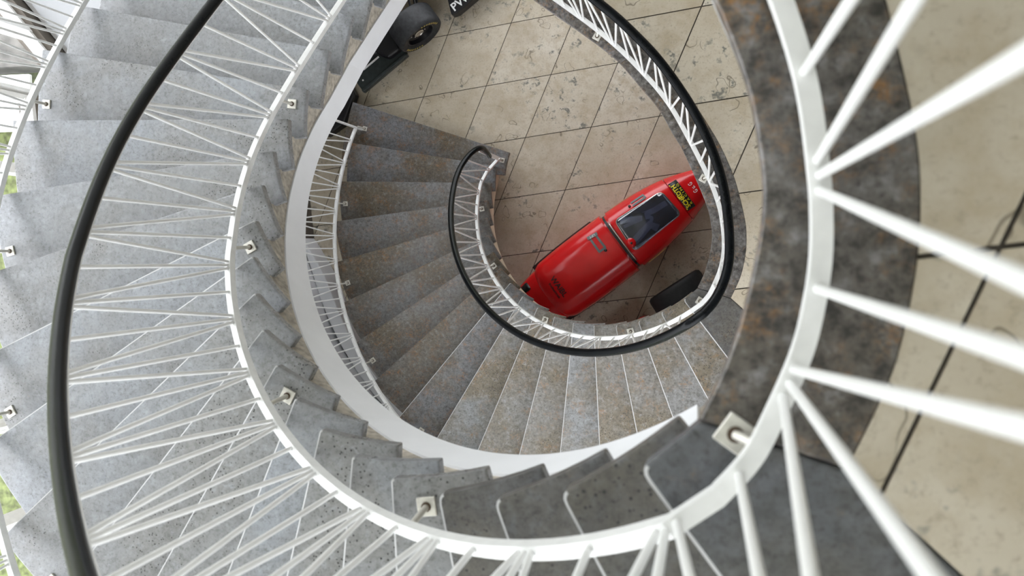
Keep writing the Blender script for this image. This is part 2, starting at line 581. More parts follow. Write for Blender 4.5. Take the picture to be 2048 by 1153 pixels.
def floor_level(name, z, left_tail, label):
    # slab set back a little from the stone edge
    ins = []
    for k, (x, y) in enumerate(HOLE_C):
        a, b = HOLE_C[max(k - 1, 0)], HOLE_C[min(k + 1, len(HOLE_C) - 1)]
        tx, ty = b[0] - a[0], b[1] - a[1]
        L = math.hypot(tx, ty)
        ins.append((x - ty / L * 0.03, y + tx / L * 0.03))
    slab = [polar(1.17, 18.3)] + ins + left_tail + [(5, 2.2), (1.32, 2.2), polar(R_OUT, 18.15)]
    fl = tag(link(name, prism(name, slab, z - 0.30, z - 0.026), 'soffit'), label, None, None, 'structure')
    link('joint_bed', prism('joint_bed', [(a, b) for a, b in BORD_C] + [(5, -4.4), (5, 2.2), (1.35, 2.2), JO], z - 0.0255, z - 0.006), 'grout', fl)
    # curved stone border round the well
    nb_ = len(HOLE_C)
    Bn = [BORD_C[round(k * (len(BORD_C) - 1) / (nb_ - 1))] for k in range(nb_)]
    cuts = [0, 42, 66, nb_ - 1]
    for a, b in zip(cuts, cuts[1:]):
        k = b - a + 1
        vs = [W(*p, zz) for zz in (z - 0.035, z) for q in (HOLE_C, Bn) for p in q[a:b + 1]]
        fs = []
        for e in range(k - 1):
            fs += [[e, e + 1, k + e + 1, k + e], [2 * k + e, 2 * k + e + 1, 3 * k + e + 1, 3 * k + e], [e, e + 1, 2 * k + e + 1, 2 * k + e], [k + e, k + e + 1, 3 * k + e + 1, 3 * k + e]]
        fs += [[0, k, 3 * k, 2 * k], [k - 1, 2 * k - 1, 4 * k - 1, 3 * k - 1]]
        me = mesh('border_stone', vs, fs, bevel=0.003, segs=1)
        link('border_stone', me, 'border', fl)
    # tiled field beyond the border
    reg = [(a, b) for a, b in BORD_C] + [(-1.45, -4.4), (5, -4.4), (5, 2.2), (1.36, 2.2), JO]
    return fl, reg


tail_mid = [(-1.50, -2.3), (-2.6, -3.0), (-3.0, -2.5), (-3.32, -1.35), (-3.42, -0.80), (-3.9, -0.84), (-4.1, -1.13), (-4.5, -1.6), (-4.95, -2.1), (-5, -4.4), (5, -4.4)]
tail_top = [(-1.50, -4.4), (5, -4.4)]
fmid, regm = floor_level('floor_middle', H1, tail_mid, 'middle floor with travertine tiles and dark curved stone border round the well')
ftop, regt = floor_level('floor_upper', H2, tail_top, 'upper floor with blurred travertine tiles and brown stone border in the foreground')
tiles(fmid, (0.0127, -1.4165), regm, H1, 12, (-2.2, 3.4, -5.4, 3.4))
tiles(ftop, (0.3818, -0.0010), regt, H2, 12, (-1.9, 3.0, -3.4, 3.4))
# pale grey coated part of the middle floor at the foot of the upper flight, with its dark edge stone
gp = [(-2.62, -2.95), (-2.95, -2.45), (-3.31, -1.35), (-3.40, -0.82), (-3.84, -0.86), (-4.02, -1.10), (-4.84, -2.05), (-4.84, -4.3), (-2.62, -4.3)]
link('grey_coating', prism('grey_coating', gp, H1 - 0.0255, H1), 'greymat', fmid)


# ---------------------------------------------------------------- staircases
def path_lower(idx):
    return polar(R_IN, idx), polar(R_OUT, idx)


UP_IN = {1: (-1.806, -0.986), 0: (-1.749, -1.198), -1: (-1.690, -1.410), -2: (-1.635, -1.622), -3: (-1.580, -1.835), -4: (-1.525, -2.05), -5: (-1.47, -2.26)}
UP_OUT = {1: (-3.240, -1.292), 0: (-3.155, -1.62), -1: (-3.07, -1.94), -2: (-2.985, -2.26), -3: (-2.90, -2.58), -4: (-2.815, -2.90), -5: (-2.73, -3.22)}


def path_upper(idx):
    if idx >= 2:
        return polar(R_IN, idx), polar(R_OUT, idx)
    i0 = math.floor(idx)
    t = idx - i0

    def at(d, R, i):
        return d[i] if i in d else (polar(R, i) if i >= 2 else d[-5])
    if i0 < -5:
        i0, t = -5, 0
    a, b = at(UP_IN, R_IN, i0), at(UP_IN, R_IN, i0 + 1)
    c, d = at(UP_OUT, R_OUT, i0), at(UP_OUT, R_OUT, i0 + 1)
    return (a[0] + (b[0] - a[0]) * t, a[1] + (b[1] - a[1]) * t), (c[0] + (d[0] - c[0]) * t, c[1] + (d[1] - c[1]) * t)


def lerp2(a, b, t):
    return (a[0] + (b[0] - a[0]) * t, a[1] + (b[1] - a[1]) * t)


def tread_mesh(path, i, z, i1, din=0.0, dout=0.0, glint_edged=False):
    K = 5
    inn, out = [], []
    for k in range(K + 1):
        a, b = path(i + (i1 - i) * k / K)
        L = math.hypot(b[0] - a[0], b[1] - a[1])
        inn.append(lerp2(a, b, -din / L))
        out.append(lerp2(a, b, 1 + dout / L))
    # rounded nose corner at the inner end
    c0, cb, cd = inn[0], out[0], inn[1]
    r = 0.022 if i > 14 else 0.009

    def toward(p, q, d):
        L = math.hypot(q[0] - p[0], q[1] - p[1])
        return lerp2(p, q, d / L)
    p1, p2 = toward(c0, cb, r), toward(c0, cd, r)
    corner = []
    for k in range(5):
        t = k / 4
        corner.append(lerp2(lerp2(p1, c0, t), lerp2(c0, p2, t), t))
    poly = corner + inn[1:] + out[::-1]
    if i == 18:
        arcI = [polar(R_IN, 18 + 0.66 * k / 4) for k in range(1, 5)]
        poly = corner + arcI + [(0.199, 0.299)] + [polar(R_OUT, 19.19), polar(R_OUT, 18.8), polar(R_OUT, 18.4), polar(R_OUT, 18)]
        me = prism('tread', poly, z - 0.04, z, bevel=0.0055, segs=2)
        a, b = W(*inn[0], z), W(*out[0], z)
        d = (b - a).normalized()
        for f in me.polygons:  # same painted highlight on the landing tread
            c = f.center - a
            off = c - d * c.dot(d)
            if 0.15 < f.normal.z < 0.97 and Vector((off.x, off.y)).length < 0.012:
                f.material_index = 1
        return me
    me = prism('tread', poly, z - 0.04, z, bevel=0.0055, segs=2)
    if glint_edged:  # highlight painted on the nosing bevel faces of chosen treads
        me['glint_edged'] = 1
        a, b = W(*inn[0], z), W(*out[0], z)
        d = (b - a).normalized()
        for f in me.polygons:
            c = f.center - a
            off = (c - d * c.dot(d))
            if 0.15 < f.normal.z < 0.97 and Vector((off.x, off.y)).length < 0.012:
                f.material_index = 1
    return me


def staircase(root, path, z0, first, last, up_b, lo_b, fmat, tmat, dark_from, glint_from, first_ext=(0, 0), R_F=1.165):
    """treads first..last; nosing i lies at z0 + i * RISE"""
    for i in range(first, last + 1):
        e = first_ext if i == first else (0, 0)
        me = tread_mesh(path, i, z0 + i * RISE, i + (1.4 if i < last else 1.2), *e, glint_edged=i >= glint_from)
        me.materials.append(M['tread_dark' if i >= dark_from else 'tread_rust_shade' if tmat == 'tread_low' and i < 10 else tmat])
        if i >= glint_from:
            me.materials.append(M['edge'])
        link('tread', me, None, root)
    # concrete steps and sloping slab under the treads
    vs, fs = [], []

    def inner(idx, R):
        a, b = path(idx)
        L = math.hypot(b[0] - a[0], b[1] - a[1])
        return lerp2(a, b, (R - R_IN) / L), lerp2(a, b, 1 - 0.06 / L)
    zbot = lambda idx: max(z0 + idx * RISE + lo_b, z0 + (first - 1) * RISE + 0.001)
    for i in range(first, last + 1):
        zt = z0 + i * RISE - 0.041
        i0, i1 = i + 0.36, i + 1.36
        if i == last:
            i1 = i + 0.9
        K = 3
        base = len(vs)
        for k in range(K + 1):
            idx = i0 + (i1 - i0) * k / K
            a, b = inner(idx, R_F)
            zb = min(zbot(idx), zt - 0.01)
            vs += [W(*a, zb), W(*b, zb), W(*b, zt), W(*a, zt)]
        for k in range(K):
            q = base + 4 * k
            for j in range(4):
                fs.append([q + j, q + (j + 1) % 4, q + 4 + (j + 1) % 4, q + 4 + j])
        fs.append([base, base + 1, base + 2, base + 3])
        q = base + 4 * K
        fs.append([q, q + 1, q + 2, q + 3])
    link('concrete_steps', mesh('concrete_steps', vs, fs), 'sand', root)
    # painted band along the inner edge of the slab
    vs, fs = [], []
    n = 0
    idx = first + 0.2
    pts = []
    while idx <= last + 0.5:
        pts.append(idx)
        idx += 0.2
    for idx in pts:
        a0, _ = inner(idx, R_F - 0.008)
        a1, _ = inner(idx, R_F + 0.02)
        zb, zt = zbot(idx) - 0.004, z0 + idx * RISE + up_b
        zb = max(zb, z0 + (first - 1) * RISE + 0.002)
        zt = max(zt, zb + 0.01)
        vs += [W(*a0, zb), W(*a1, zb), W(*a1, zt), W(*a0, zt)]
    for k in range(len(pts) - 1):
        for j in range(4):
            fs.append([4 * k + j, 4 * k + (j + 1) % 4, 4 * k + 4 + (j + 1) % 4, 4 * k + 4 + j])
    fs.append([0, 1, 2, 3])
    fs.append([4 * len(pts) - 4 + j for j in range(4)])
    link('painted_band', mesh('painted_band', vs, fs), fmat, root)


st1 = empty('spiral_staircase', (*polar(1.9, 1.5), 0), 'lower curved staircase of timeworn grey stone treads rising from the ground floor', 'staircase')
staircase(st1, path_lower, 0.0, 1, 18, -0.30, -0.46, 'cream', 'tread_low', 18, 9, (0.05, 0.14))
st2 = empty('spiral_staircase', (-2.2, -2.6, H1), 'upper curved staircase of pale grey stone treads with a broad white inner band', 'staircase')
staircase(st2, path_upper, H1 + 6 * RISE, -5, 18, -0.365, -0.56, 'fascia', 'tread', 15, 6)


# ---------------------------------------------------------------- balustrades
def z_line(idx, base):
    return base + min(idx, 18) * RISE


def helix(R, i0, i1, base, b, n=6):
    k = max(2, int((i1 - i0) * n))
    return [W(*polar(R, i0 + (i1 - i0) * q / k), z_line(i0 + (i1 - i0) * q / k, base) + b) for q in range(k + 1)]


def flat(P, z):
    return [W(v.x, v.y, z) for v in catmull([(a, b, 0) for a, b in P], 6)]


def nearest_xy(path, p, zhint):
    best, bd = None, 1e9
    for a, b in zip(path, path[1:]):
        ab = Vector((b.x - a.x, b.y - a.y))
        L2 = ab.length_squared or 1e-9
        t = max(0, min(1, ((p.x - a.x) * ab.x + (p.y - a.y) * ab.y) / L2))
        q = a.lerp(b, t)
        d = (q.x - p.x) ** 2 + (q.y - p.y) ** 2 + 0.05 * (q.z - p.z - zhint) ** 2
        if d < bd:
            best, bd = q, d
    return best


def balusters(root, nodes, rail, hand, height, first_triple, rad=0.0065):
    """verticals at each node; diagonals from every second foot to the neighbouring heads"""
    nodes = [nearest_xy(rail, p, 0) for p in nodes]
    tops = [nearest_xy(hand, p, height) + Vector((0, 0, -0.018)) for p in nodes]
    for k, p in enumerate(nodes):
        bar('baluster', p, tops[k], rad, 'white', root)
        if (first_triple[k] if isinstance(first_triple, list) else (k - first_triple) % 2 == 0):
            for s in (-1, 1):
                if 0 <= k + s < len(nodes):
                    d = (nodes[k + s] - p).normalized() * 0.018
                    bar('baluster', p + d, tops[k + s] - d, rad, 'white', root)


PLATE = None


def bracket(root, x, y, z, rail_pt, ang):
    """square foot plate with a pin rising to the rail"""
    ca, sa = math.cos(ang), math.sin(ang)
    h = 0.0225
    poly = [(x + ca * a - sa * b, y + sa * a + ca * b) for a, b in ((-h, -h), (h, -h), (h, h), (-h, h))]
    pl = link('foot_plate', prism('foot_plate', poly, z, z + 0.008, bevel=0.0015, segs=1), 'galv', root)
    top = W(x, y, z + 0.008)
    p = bar('pin', top, rail_pt, 0.0075, 'galv', root)
    p.parent = pl
    p.matrix_parent_inverse = pl.matrix_basis.inverted()
    vs, fs = [], []
    n = 12
    for zz, rr in ((0, 0.0115), (0.003, 0.0115)):
        vs += [W(x + rr * math.cos(2 * math.pi * i / n), y + rr * math.sin(2 * math.pi * i / n), z + 0.008 + zz) for i in range(n)]
    fs = [list(range(n)), list(range(n, 2 * n))] + [[i, (i + 1) % n, n + (i + 1) % n, n + i] for i in range(n)]
    link('rusty_ring', mesh('rusty_ring', vs, fs), 'rust', pl)


RB = 0.05     # bottom rail above the line of nosings


def idx_nodes(R, i0, i1, step, base, b):
    out = []
    i = i0
    while i <= i1:
        out.append(W(*polar(R, i), z_line(i, base) + b))
        i += step
    return out


def smooth_path(P, n=60):
    P = [p.copy() for p in P]
    for _ in range(n):
        Q = [p.copy() for p in P]
        for k in range(1, min(len(P) - 1, 44)):
            Q[k] = P[k] * 0.5 + (P[k - 1] + P[k + 1]) * 0.25
        P = Q
    return P


def rail_pair(root, rail, hand, hw=0.048, hh=0.042):
    link('bottom_rail', sweep('bottom_rail', rail, rect_prof(0.026, 0.028), smooth=False), 'white', root)
    h = link('handrail', sweep('handrail', hand, oval_prof(hw, hh)), 'rail', root)
    link('handrail_core', sweep('handrail_core', [p - Vector((0, 0, hh / 2 + 0.002)) for p in hand], rect_prof(0.026, 0.010), smooth=False), 'white', h)


def pin_for(root, R, idx, tread_i, z, rail_R, base):
    x, y = polar(R, idx)
    rz = z_line(idx, base) + RB - 0.012
    xr, yr = polar(rail_R, idx)
    bracket(root, x, y, z, W(xr, yr, rz), math.radians(A18 + STEP * (18 - idx)))


# lower inner balustrade: lower flight and round the well of the middle floor
bl = empty('balustrade', (*polar(1.19, 1.5), RISE), 'inner white balustrade with black handrail on the lower flight and round the middle floor well', 'balustrade')
R_R, R_H = 1.19, 1.19
start = [W(*polar(1.115, 1.55), RISE * 1.55 + RB), W(*polar(1.135, 1.9), RISE * 1.9 + RB), W(*polar(1.17, 2.4), RISE * 2.4 + RB)]
rail = start + helix(R_R, 3.0, 18.0, 0.0, RB) + flat(RAILP, H1 + RB)
HB1 = 0.885
hs = [W(*polar(1.115, 1.62), RISE * 1.5 + 0.42), W(*polar(1.095, 1.50), RISE * 1.5 + 0.62), W(*polar(1.10, 1.42), RISE * 1.5 + 0.80), W(*polar(1.125, 1.6), RISE * 1.6 + 0.87),
      W(*polar(1.155, 2.0), RISE * 2.0 + HB1)]
hand = catmull(hs + [W(*polar(1.18, 2.6), RISE * 2.6 + HB1), W(*polar(R_H, 3.2), RISE * 3.2 + HB1)], 6) + helix(R_H, 3.4, 18.0, 0.0, HB1) + flat(HANDP, H1 + HB1)
rail_pair(bl, rail, hand)
link('newel_bar', box('newel_bar', (*polar(1.115, 1.55), RISE * 1.3 + 0.42), (0.012, 0.036, 0.86)), 'white', bl)
nodes = [W(*polar(1.155, 2.21), RISE * 2.21 + RB)] + idx_nodes(R_R, 2.88, 17.9, 0.6675, 0.0, RB)
def dist_nodes(P, z, anchor, step, skip):
    """nodes at equal steps along a flat rail, one of them (with three bars) at the anchor"""
    path = flat(P, z)
    acc, cum = 0.0, [0.0]
    for a, b in zip(path, path[1:]):
        acc += (b - a).length
        cum.append(acc)
    aw = W(*anchor, z)
    k0 = min(range(len(path)), key=lambda k: (path[k] - aw).length)
    out, fl = [], []
    n0 = -int((cum[k0] - skip) / step)
    n1 = int((acc - cum[k0]) / step)
    for n in range(n0, n1 + 1):
        d = cum[k0] + n * step
        for k in range(len(path) - 1):
            if cum[k] <= d <= cum[k + 1]:
                out.append(path[k].lerp(path[k + 1], (d - cum[k]) / (cum[k + 1] - cum[k])))
                fl.append(n % 2 == 0)
                break
    return out, fl


flags = [k % 2 == 0 for k in range(len(nodes))]
fn, ff = dist_nodes(RAILP, H1 + RB, (-0.315, -1.03), 0.126, 0.06)
balusters(bl, nodes + fn, rail, hand, HB1 - RB, flags + ff)
for idx, ti in ((1.55, 1), (4.42, 4), (7.6, 7), (11.53, 11), (15.53, 15)):
    pin_for(bl, 1.175 if ti > 1 else 1.11, idx, ti, ti * RISE, R_R - 0.005 if ti > 1 else 1.115, 0.0)
for (x, y), (xr, yr) in (((0.022, 0.318), (0.045, 0.318)), ((-0.60, -1.272), (-0.59, -1.30)), ((0.035, -0.41), (0.055, -0.418))):
    bracket(bl, x, y, H1, W(xr, yr, H1 + RB - 0.012), math.radians(30))

# upper inner balustrade
bu = empty('balustrade', (*polar(1.19, 2.5), H1 + 8 * RISE), 'large inner white balustrade with black handrail on the upper flight and the upper floor', 'balustrade')
B2 = H1 + 6 * RISE
HB2 = 0.945


def up_rail(idx, off):
    a, b = path_upper(idx)
    L = math.hypot(b[0] - a[0], b[1] - a[1])
    return lerp2(a, b, off / L)


low_idx = [-4.6 + 0.4 * k for k in range(17)]           # -4.6 .. 1.8
rail_u = [W(*up_rail(i, 0.078), B2 + i * RISE + RB) for i in low_idx] + helix(1.19, 2.2, 18.0, B2, RB) + flat(RAILP, H2 + RB)
hand_u = [W(*up_rail(i, 0.056), B2 + i * RISE + HB2) for i in low_idx] + helix(1.168, 2.2, 18.0, B2, HB2) + flat(HANDP, H2 + 0.93)
rail_u, hand_u = smooth_path(rail_u), smooth_path(hand_u)
rail_pair(bu, rail_u, hand_u)
nodes = []
i = 5.61 - 0.6675 * 15
while i < 15.8:
    if i < 2:
        nodes.append(W(*up_rail(i, 0.078), B2 + i * RISE + RB))
    else:
        nodes.append(W(*polar(1.19, i), B2 + i * RISE + RB))
    i += 0.6675
flags = [k % 2 == 1 for k in range(len(nodes))]
for ix, tr in ((16.36, True), (17.15, False), (17.95, True)):
    nodes.append(W(*polar(1.19, ix), z_line(ix, B2) + RB))
    flags.append(tr)
for (x, y), tr in (((0.058, 0.298), False), ((0.117, 0.174), True), ((0.150, 0.052), False), ((0.152, -0.092), True), ((0.133, -0.223), False), ((0.090, -0.345), True)):
    nodes.append(W(x, y, H2 + RB))
    flags.append(tr)
fn, ff = dist_nodes(RAILP, H2 + RB, (0.090, -0.345), 0.137, 0.0)
keep = [k for k, p in enumerate(fn) if p.y > 0.40]
nodes += [fn[k] for k in keep]
flags += [ff[k] for k in keep]
balusters(bu, nodes, rail_u, hand_u, HB2 - RB, flags)
for idx, ti in ((2.46, 2), (6.53, 6), (10.5, 10), (14.49, 14)):
    pin_for(bu, 1.178, idx, ti, B2 + ti * RISE, 1.186, B2)
bracket(bu, 0.054, 0.255, H2, W(0.082, 0.262, H2 + RB - 0.012), math.radians(A18 - 18))

# outer balustrades
bo1 = empty('balustrade', (*polar(2.62, 1.6), RISE), 'thin white outer balustrade along the shadowed side of the lower flight', 'balustrade')
R1 = 2.575
railo = helix(R1, 1.6, 17.9, 0.0, RB)
hando = helix(R1 + 0.005, 1.5, 17.9, 0.0, HB1)
rail_pair(bo1, railo, hando)
bar('post', W(*polar(R1, 1.6), RISE), W(*polar(R1, 1.6), RISE * 1.6 + HB1), 0.012, 'white', bo1)
balusters(bo1, idx_nodes(R1, 1.93, 17.8, 0.305, 0.0, RB), railo, hando, HB1 - RB, 0, 0.006)
for k in range(1, 18, 2):
    pin_for(bo1, 2.545, k + 0.56, k, k * RISE, R1 - 0.01, 0.0)

bo2 = empty('balustrade', (*polar(2.53, 2.0), H1 + 8 * RISE), 'thin white outer balustrade beside the window on the upper flight', 'balustrade')
R2 = 2.535


def up_out(idx, off):
    a, b = path_upper(idx)
    L = math.hypot(b[0] - a[0], b[1] - a[1])
    return lerp2(a, b, 1 - off / L)


railo = [W(*up_out(i, R_OUT - R2), B2 + i * RISE + RB) for i in low_idx] + helix(R2, 2.2, 17.9, B2, RB)
hando = [W(*up_out(i, R_OUT - R2), B2 + i * RISE + HB1) for i in low_idx] + helix(R2, 2.2, 17.9, B2, HB1)
railo, hando = smooth_path(railo), smooth_path(hando)
rail_pair(bo2, railo, hando)
nodes = []
i = -4.5
while i < 17.8:
    nodes.append(W(*(up_out(i, R_OUT - R2) if i < 2 else polar(R2, i)), B2 + i * RISE + RB))
    i += 0.305
balusters(bo2, nodes, railo, hando, HB1 - RB, 0, 0.006)
for k in range(2, 18, 2):
    pin_for(bo2, 2.545, k + 0.72, k, B2 + k * RISE, R2, B2)


# ---------------------------------------------------------------- the room round it
def facade(name, a, b, z0, z1, rows, cols, label):
    """glazed bay between two plan points"""
    root = empty(name, (*lerp2(a, b, 0.5), z0), label, None, None, 'structure')
    L = math.hypot(b[0] - a[0], b[1] - a[1])
    tx, ty = (b[0] - a[0]) / L, (b[1] - a[1]) / L

    def slab(nm, t0, t1, w, za, zb, mat):
        P = [(a[0] + tx * t + -ty * v, a[1] + ty * t + tx * v) for t, v in ((t0, -w / 2), (t1, -w / 2), (t1, w / 2), (t0, w / 2))]
        link(nm, prism(nm, P, za, zb), mat, root)
    for c in range(cols + 1):
        t = L * c / cols
        slab('mullion', max(0.0, t - 0.03), min(L, t + 0.03), 0.09, z0, z1, 'white')
    for r_ in range(rows + 1):
        z = z0 + (z1 - z0) * r_ / rows
        slab('transom', 0.03, L - 0.03, 0.08, max(z0, z - 0.03), min(z1, z + 0.03), 'white')
    for c in range(cols):
        for r_ in range(rows):
            slab('pane', L * c / cols + 0.03, L * (c + 1) / cols - 0.03, 0.012, z0 + (z1 - z0) * r_ / rows + 0.03, z0 + (z1 - z0) * (r_ + 1) / rows - 0.03, 'pane')


def wall(name, a, b, z0, z1, label, mat='wall'):
    L = math.hypot(b[0] - a[0], b[1] - a[1])
    tx, ty = (b[0] - a[0]) / L * 0.08, (b[1] - a[1]) / L * 0.08
    P = [(a[0] - ty, a[1] + tx), (b[0] - ty, b[1] + tx), (b[0] + ty, b[1] - tx), (a[0] + ty, a[1] - tx)]
    tag(link(name, prism(name, P, z0, z1), mat), label, None, None, 'structure')


ORD = ['first', 'second', 'third', 'fourth', 'fifth', 'sixth', 'seventh', 'eighth', 'ninth', 'tenth', 'eleventh']
for k, (a, b) in enumerate(zip(TOWER, TOWER[1:])):
    sl = LOWSILL if a[0] < -4.5 else SOUTHSILL if a[1] > 2.25 or a[0] > -1.3 else SILL
    facade('window_%d' % (k + 1), a, b, sl, ZC, 2, 2 if k else 3, 'white-framed glass bay, %s along the stair counting from the grey floor' % ORD[k])
    wall('wall_left' if k == 0 else 'wall_left_%d' % k, a, b, 0, sl, 'plain wall under the %s glass bay beside the stairs' % ORD[k], 'wall_dark' if k < 3 else 'greyfloor')
facade('window_%d' % len(TOWER), (XL, YT), (NORTH_X, YT), NORTH[0], NORTH[1], 1, 4, 'white-framed ground floor window beyond the cars')
wall('wall_back_lower', (NORTH_X, YT), (XR, YT), 0, NORTH[1], 'dark light-blocking wall beside the ground floor window', 'wall_dark')  # unseen wall added in place of glass to keep light off the floor
wall('wall_back', (XL, YT), (XR, YT), NORTH[1], ZC, 'white wall over the ground floor window')
wall('wall_front', TOWER[-1], (XR, 2.3), 0, H1, 'dark ground floor wall towards the foot of the picture', 'wall_dark')
wall('wall_front_upper', TOWER[-1], (XR, 2.3), H1, ZC, 'plain white wall towards the foot of the picture')
wall('wall_right', (XR, YT), (XR, 2.3), 0, H1, 'dark ground floor wall on the right side', 'wall_dark')
wall('wall_right_upper', (XR, YT), (XR, 2.3), H1, ZC, 'plain white wall on the right side')
tag(link('ceiling', box('ceiling', (0, (YT + YB) / 2, ZC + 0.1), (XR - XL + 0.4, YB - YT + 0.4, 0.2)), 'wall'), 'plain white ceiling over the stairwell', None, None, 'structure')

# outside
tag(link('lawn', box('lawn', (-15, 0, -0.40), (40, 60, 0.1)), 'grass'), 'green lawn outside the stair window', 'lawn', None, 'stuff')
tag(link('paving', box('paving', (-6.6, -4.2, -0.175), (2.9, 4.4, 0.34)), 'concrete'), 'weathered concrete paving with moss outside the window', 'paving')
wb = empty('garden_board', (-7.5, -1.6, 0), 'white panelled board lying outside the window by the lawn', 'board')
link('board', box('board', (-7.72, -1.60, -0.02), (1.05, 0.62, 0.06), bevel=0.01, segs=1), 'white', wb)
for k in range(3):
    link('ridge', box('ridge', (-7.72, -1.80 + 0.2 * k, 0.02), (1.0, 0.03, 0.03)), 'white', wb)

# pale curved ledge on the ground beside the lower flight
arc = [(CX + 2.97 * math.cos(math.radians(a)), CY + 2.97 * math.sin(math.radians(a))) for a in range(95, 160, 5)]
led = arc + [(-3.60, 0.30), (-3.68, 0.16), (-3.80, -0.03), (-3.87, -0.12)] + [(CX + 3.10 * math.cos(math.radians(a)), CY + 3.10 * math.sin(math.radians(a))) for a in range(165, 90, -5)]
tag(link('window_ledge', prism('window_ledge', led, 0.0, 0.30, bevel=0.012, segs=2), 'greyfloor'), 'smooth pale grey low ledge between lower stair and window', 'ledge')


# ---------------------------------------------------------------- red streamliner
CO, CA, CP = (-0.676, -0.027), (0.7989, -0.6015), (0.6015, 0.7989)
VC = -0.027
STN = [(-1.25, .17, .44), (-1.10, .225, .49), (-0.97, .262, .53), (-0.85, .283, .565), (-0.7, .297, .60), (-0.5, .306, .625), (-0.3, .308, .635), (-0.1, .306, .635),
       (0.05, .302, .625), (0.2, .296, .61), (0.35, .285, .59), (0.5, .264, .56), (0.65, .232, .52), (0.8, .182, .465), (0.9, .143, .42), (1.0, .105, .385), (1.1, .06, .35), (1.16, .02, .32)]
SE = 2.9
ZB = 0.24


def stn(s):
    for a, b in zip(STN, STN[1:]):
        if a[0] <= s <= b[0]:
            t = (s - a[0]) / (b[0] - a[0])
            t2 = t
            return a[1] + (b[1] - a[1]) * t2, a[2] + (b[2] - a[2]) * t2
    e = STN[0] if s < STN[0][0] else STN[-1]
    return e[1], e[2]


def cp(s, v, z):
    return W(CO[0] + CA[0] * s + CP[0] * v, CO[1] + CA[1] * s + CP[1] * v, z)


def surf_z(s, v, inf=0.0):
    w, zt = stn(s)
    w += inf
    zt += inf
    q = min(0.999, abs((v - VC) / w))
    return ZB + (zt - ZB) * (1 - q ** SE) ** (1 / SE)


def shell(name, ss, inf=0.0, low=0.07, endround=None):
    rings = []
    for s in ss:
        w, zt = stn(s)
        w += inf
        zt += inf
        if endround:
            k = endround(s)
            w *= k
            zt = ZB + (zt - ZB) * (0.55 + 0.45 * k)
        ring = [(VC - w * 0.86, low), (VC - w * 0.97, low + 0.06)]
        N = 18
        for j in range(N + 1):
            ph = math.pi * (1 - j / N)
            c_, s_ = math.cos(ph), math.sin(ph)
            ring.append((VC + w * math.copysign(abs(c_) ** (2 / SE), c_), ZB + (zt - ZB) * abs(s_) ** (2 / SE)))
        ring += [(VC + w * 0.97, low + 0.06), (VC + w * 0.86, low)]
        rings.append([cp(s, v, z) for v, z in ring])
    k = len(rings[0])
    vs = [p for r in rings for p in r]
    fs = [[i * k + j, i * k + (j + 1) % k, (i + 1) * k + (j + 1) % k, (i + 1) * k + j] for i in range(len(rings) - 1) for j in range(k)]
    fs += [list(range(k)), [(len(rings) - 1) * k + j for j in range(k)]]
    me = mesh(name, vs, fs, smooth=True)
    try:
        me.set_sharp_from_angle(angle=math.radians(40))
    except Exception:
        pass
    return me


def frange(a, b, n):
    return [a + (b - a) * i / n for i in range(n + 1)]


car = empty('race_car', (CO[0], CO[1], 0), 'narrow glossy red streamlined race car with dark tinted cockpit window', 'car')
link('lower_body', shell('lower_body', frange(-1.25, 1.15, 40), inf=-0.018), 'red', car)
link('tail_cover', shell('tail_cover', frange(-0.86, -0.005, 26), inf=0.008, low=0.22, endround=lambda s: 1.0 if s > -0.70 else (1 - ((-0.70 - s) / 0.19) ** 2.4 * 0.62)), 'red', car)
link('canopy', shell('canopy', frange(0.055, 0.642, 16), inf=0.0, low=0.20), 'red', car)
link('nose_cone', shell('nose_cone', frange(0.650, 1.155, 14), inf=0.0, low=0.08), 'red', car)


def decal(name, poly, mat, parent, off=0.004, inf=0.0, cell=0.03):
    """plan outline in car coordinates laid over the bodywork as a thin skin"""
    ss = [p[0] for p in poly]
    vv = [p[1] for p in poly]
    bm = bmesh.new()
    ns = max(1, int((max(ss) - min(ss)) / cell))
    nv = max(1, int((max(vv) - min(vv)) / cell))
    for a in range(ns):
        for b in range(nv):
            s0, s1 = min(ss) + (max(ss) - min(ss)) * a / ns, min(ss) + (max(ss) - min(ss)) * (a + 1) / ns
            v0, v1 = min(vv) + (max(vv) - min(vv)) * b / nv, min(vv) + (max(vv) - min(vv)) * (b + 1) / nv
            p = clip_poly(poly, [(s0, v0), (s1, v0), (s1, v1), (s0, v1)])
            if len(p) >= 3:
                bm.faces.new([bm.verts.new(cp(s, v, surf_z(s, v, inf) + off)) for s, v in p])
    bmesh.ops.remove_doubles(bm, verts=bm.verts, dist=0.0005)
    bmesh.ops.recalc_face_normals(bm, faces=bm.faces)
    for f in bm.faces:
        if f.normal.z < 0:
            f.normal_flip()
        f.smooth = True
    r = bmesh.ops.extrude_face_region(bm, geom=list(bm.faces))
    for v in [g for g in r['geom'] if isinstance(g, bmesh.types.BMVert)]:
        v.co.z -= 0.003
    bmesh.ops.recalc_face_normals(bm, faces=bm.faces)
    me = bpy.data.meshes.new(name)
    bm.to_mesh(me)
    bm.free()
    return link(name, me, mat, parent)


def round_poly(P, r, n=5):
    out = []
    N = len(P)
    for i in range(N):
        a, b, c = P[i - 1], P[i], P[(i + 1) % N]
        la, lc = math.dist(a, b), math.dist(b, c)
        p, q = lerp2(b, a, r / la), lerp2(b, c, r / lc)
        for k in range(n + 1):
            t = k / n
            out.append(lerp2(lerp2(p, b, t), lerp2(b, q, t), t))
    return out


WINP = [(0.100, -0.193), (0.571, -0.158), (0.590, 0.103), (0.080, 0.128)]
WINB = round_poly([(0.092, -0.200), (0.578, -0.164), (0.597, 0.110), (0.072, 0.135)], 0.05)
decal('window_rim', WINB, 'steel', car, 0.003)
cock = decal('cockpit_inside', round_poly(WINP, 0.045), 'cockpit', car, 0.006)


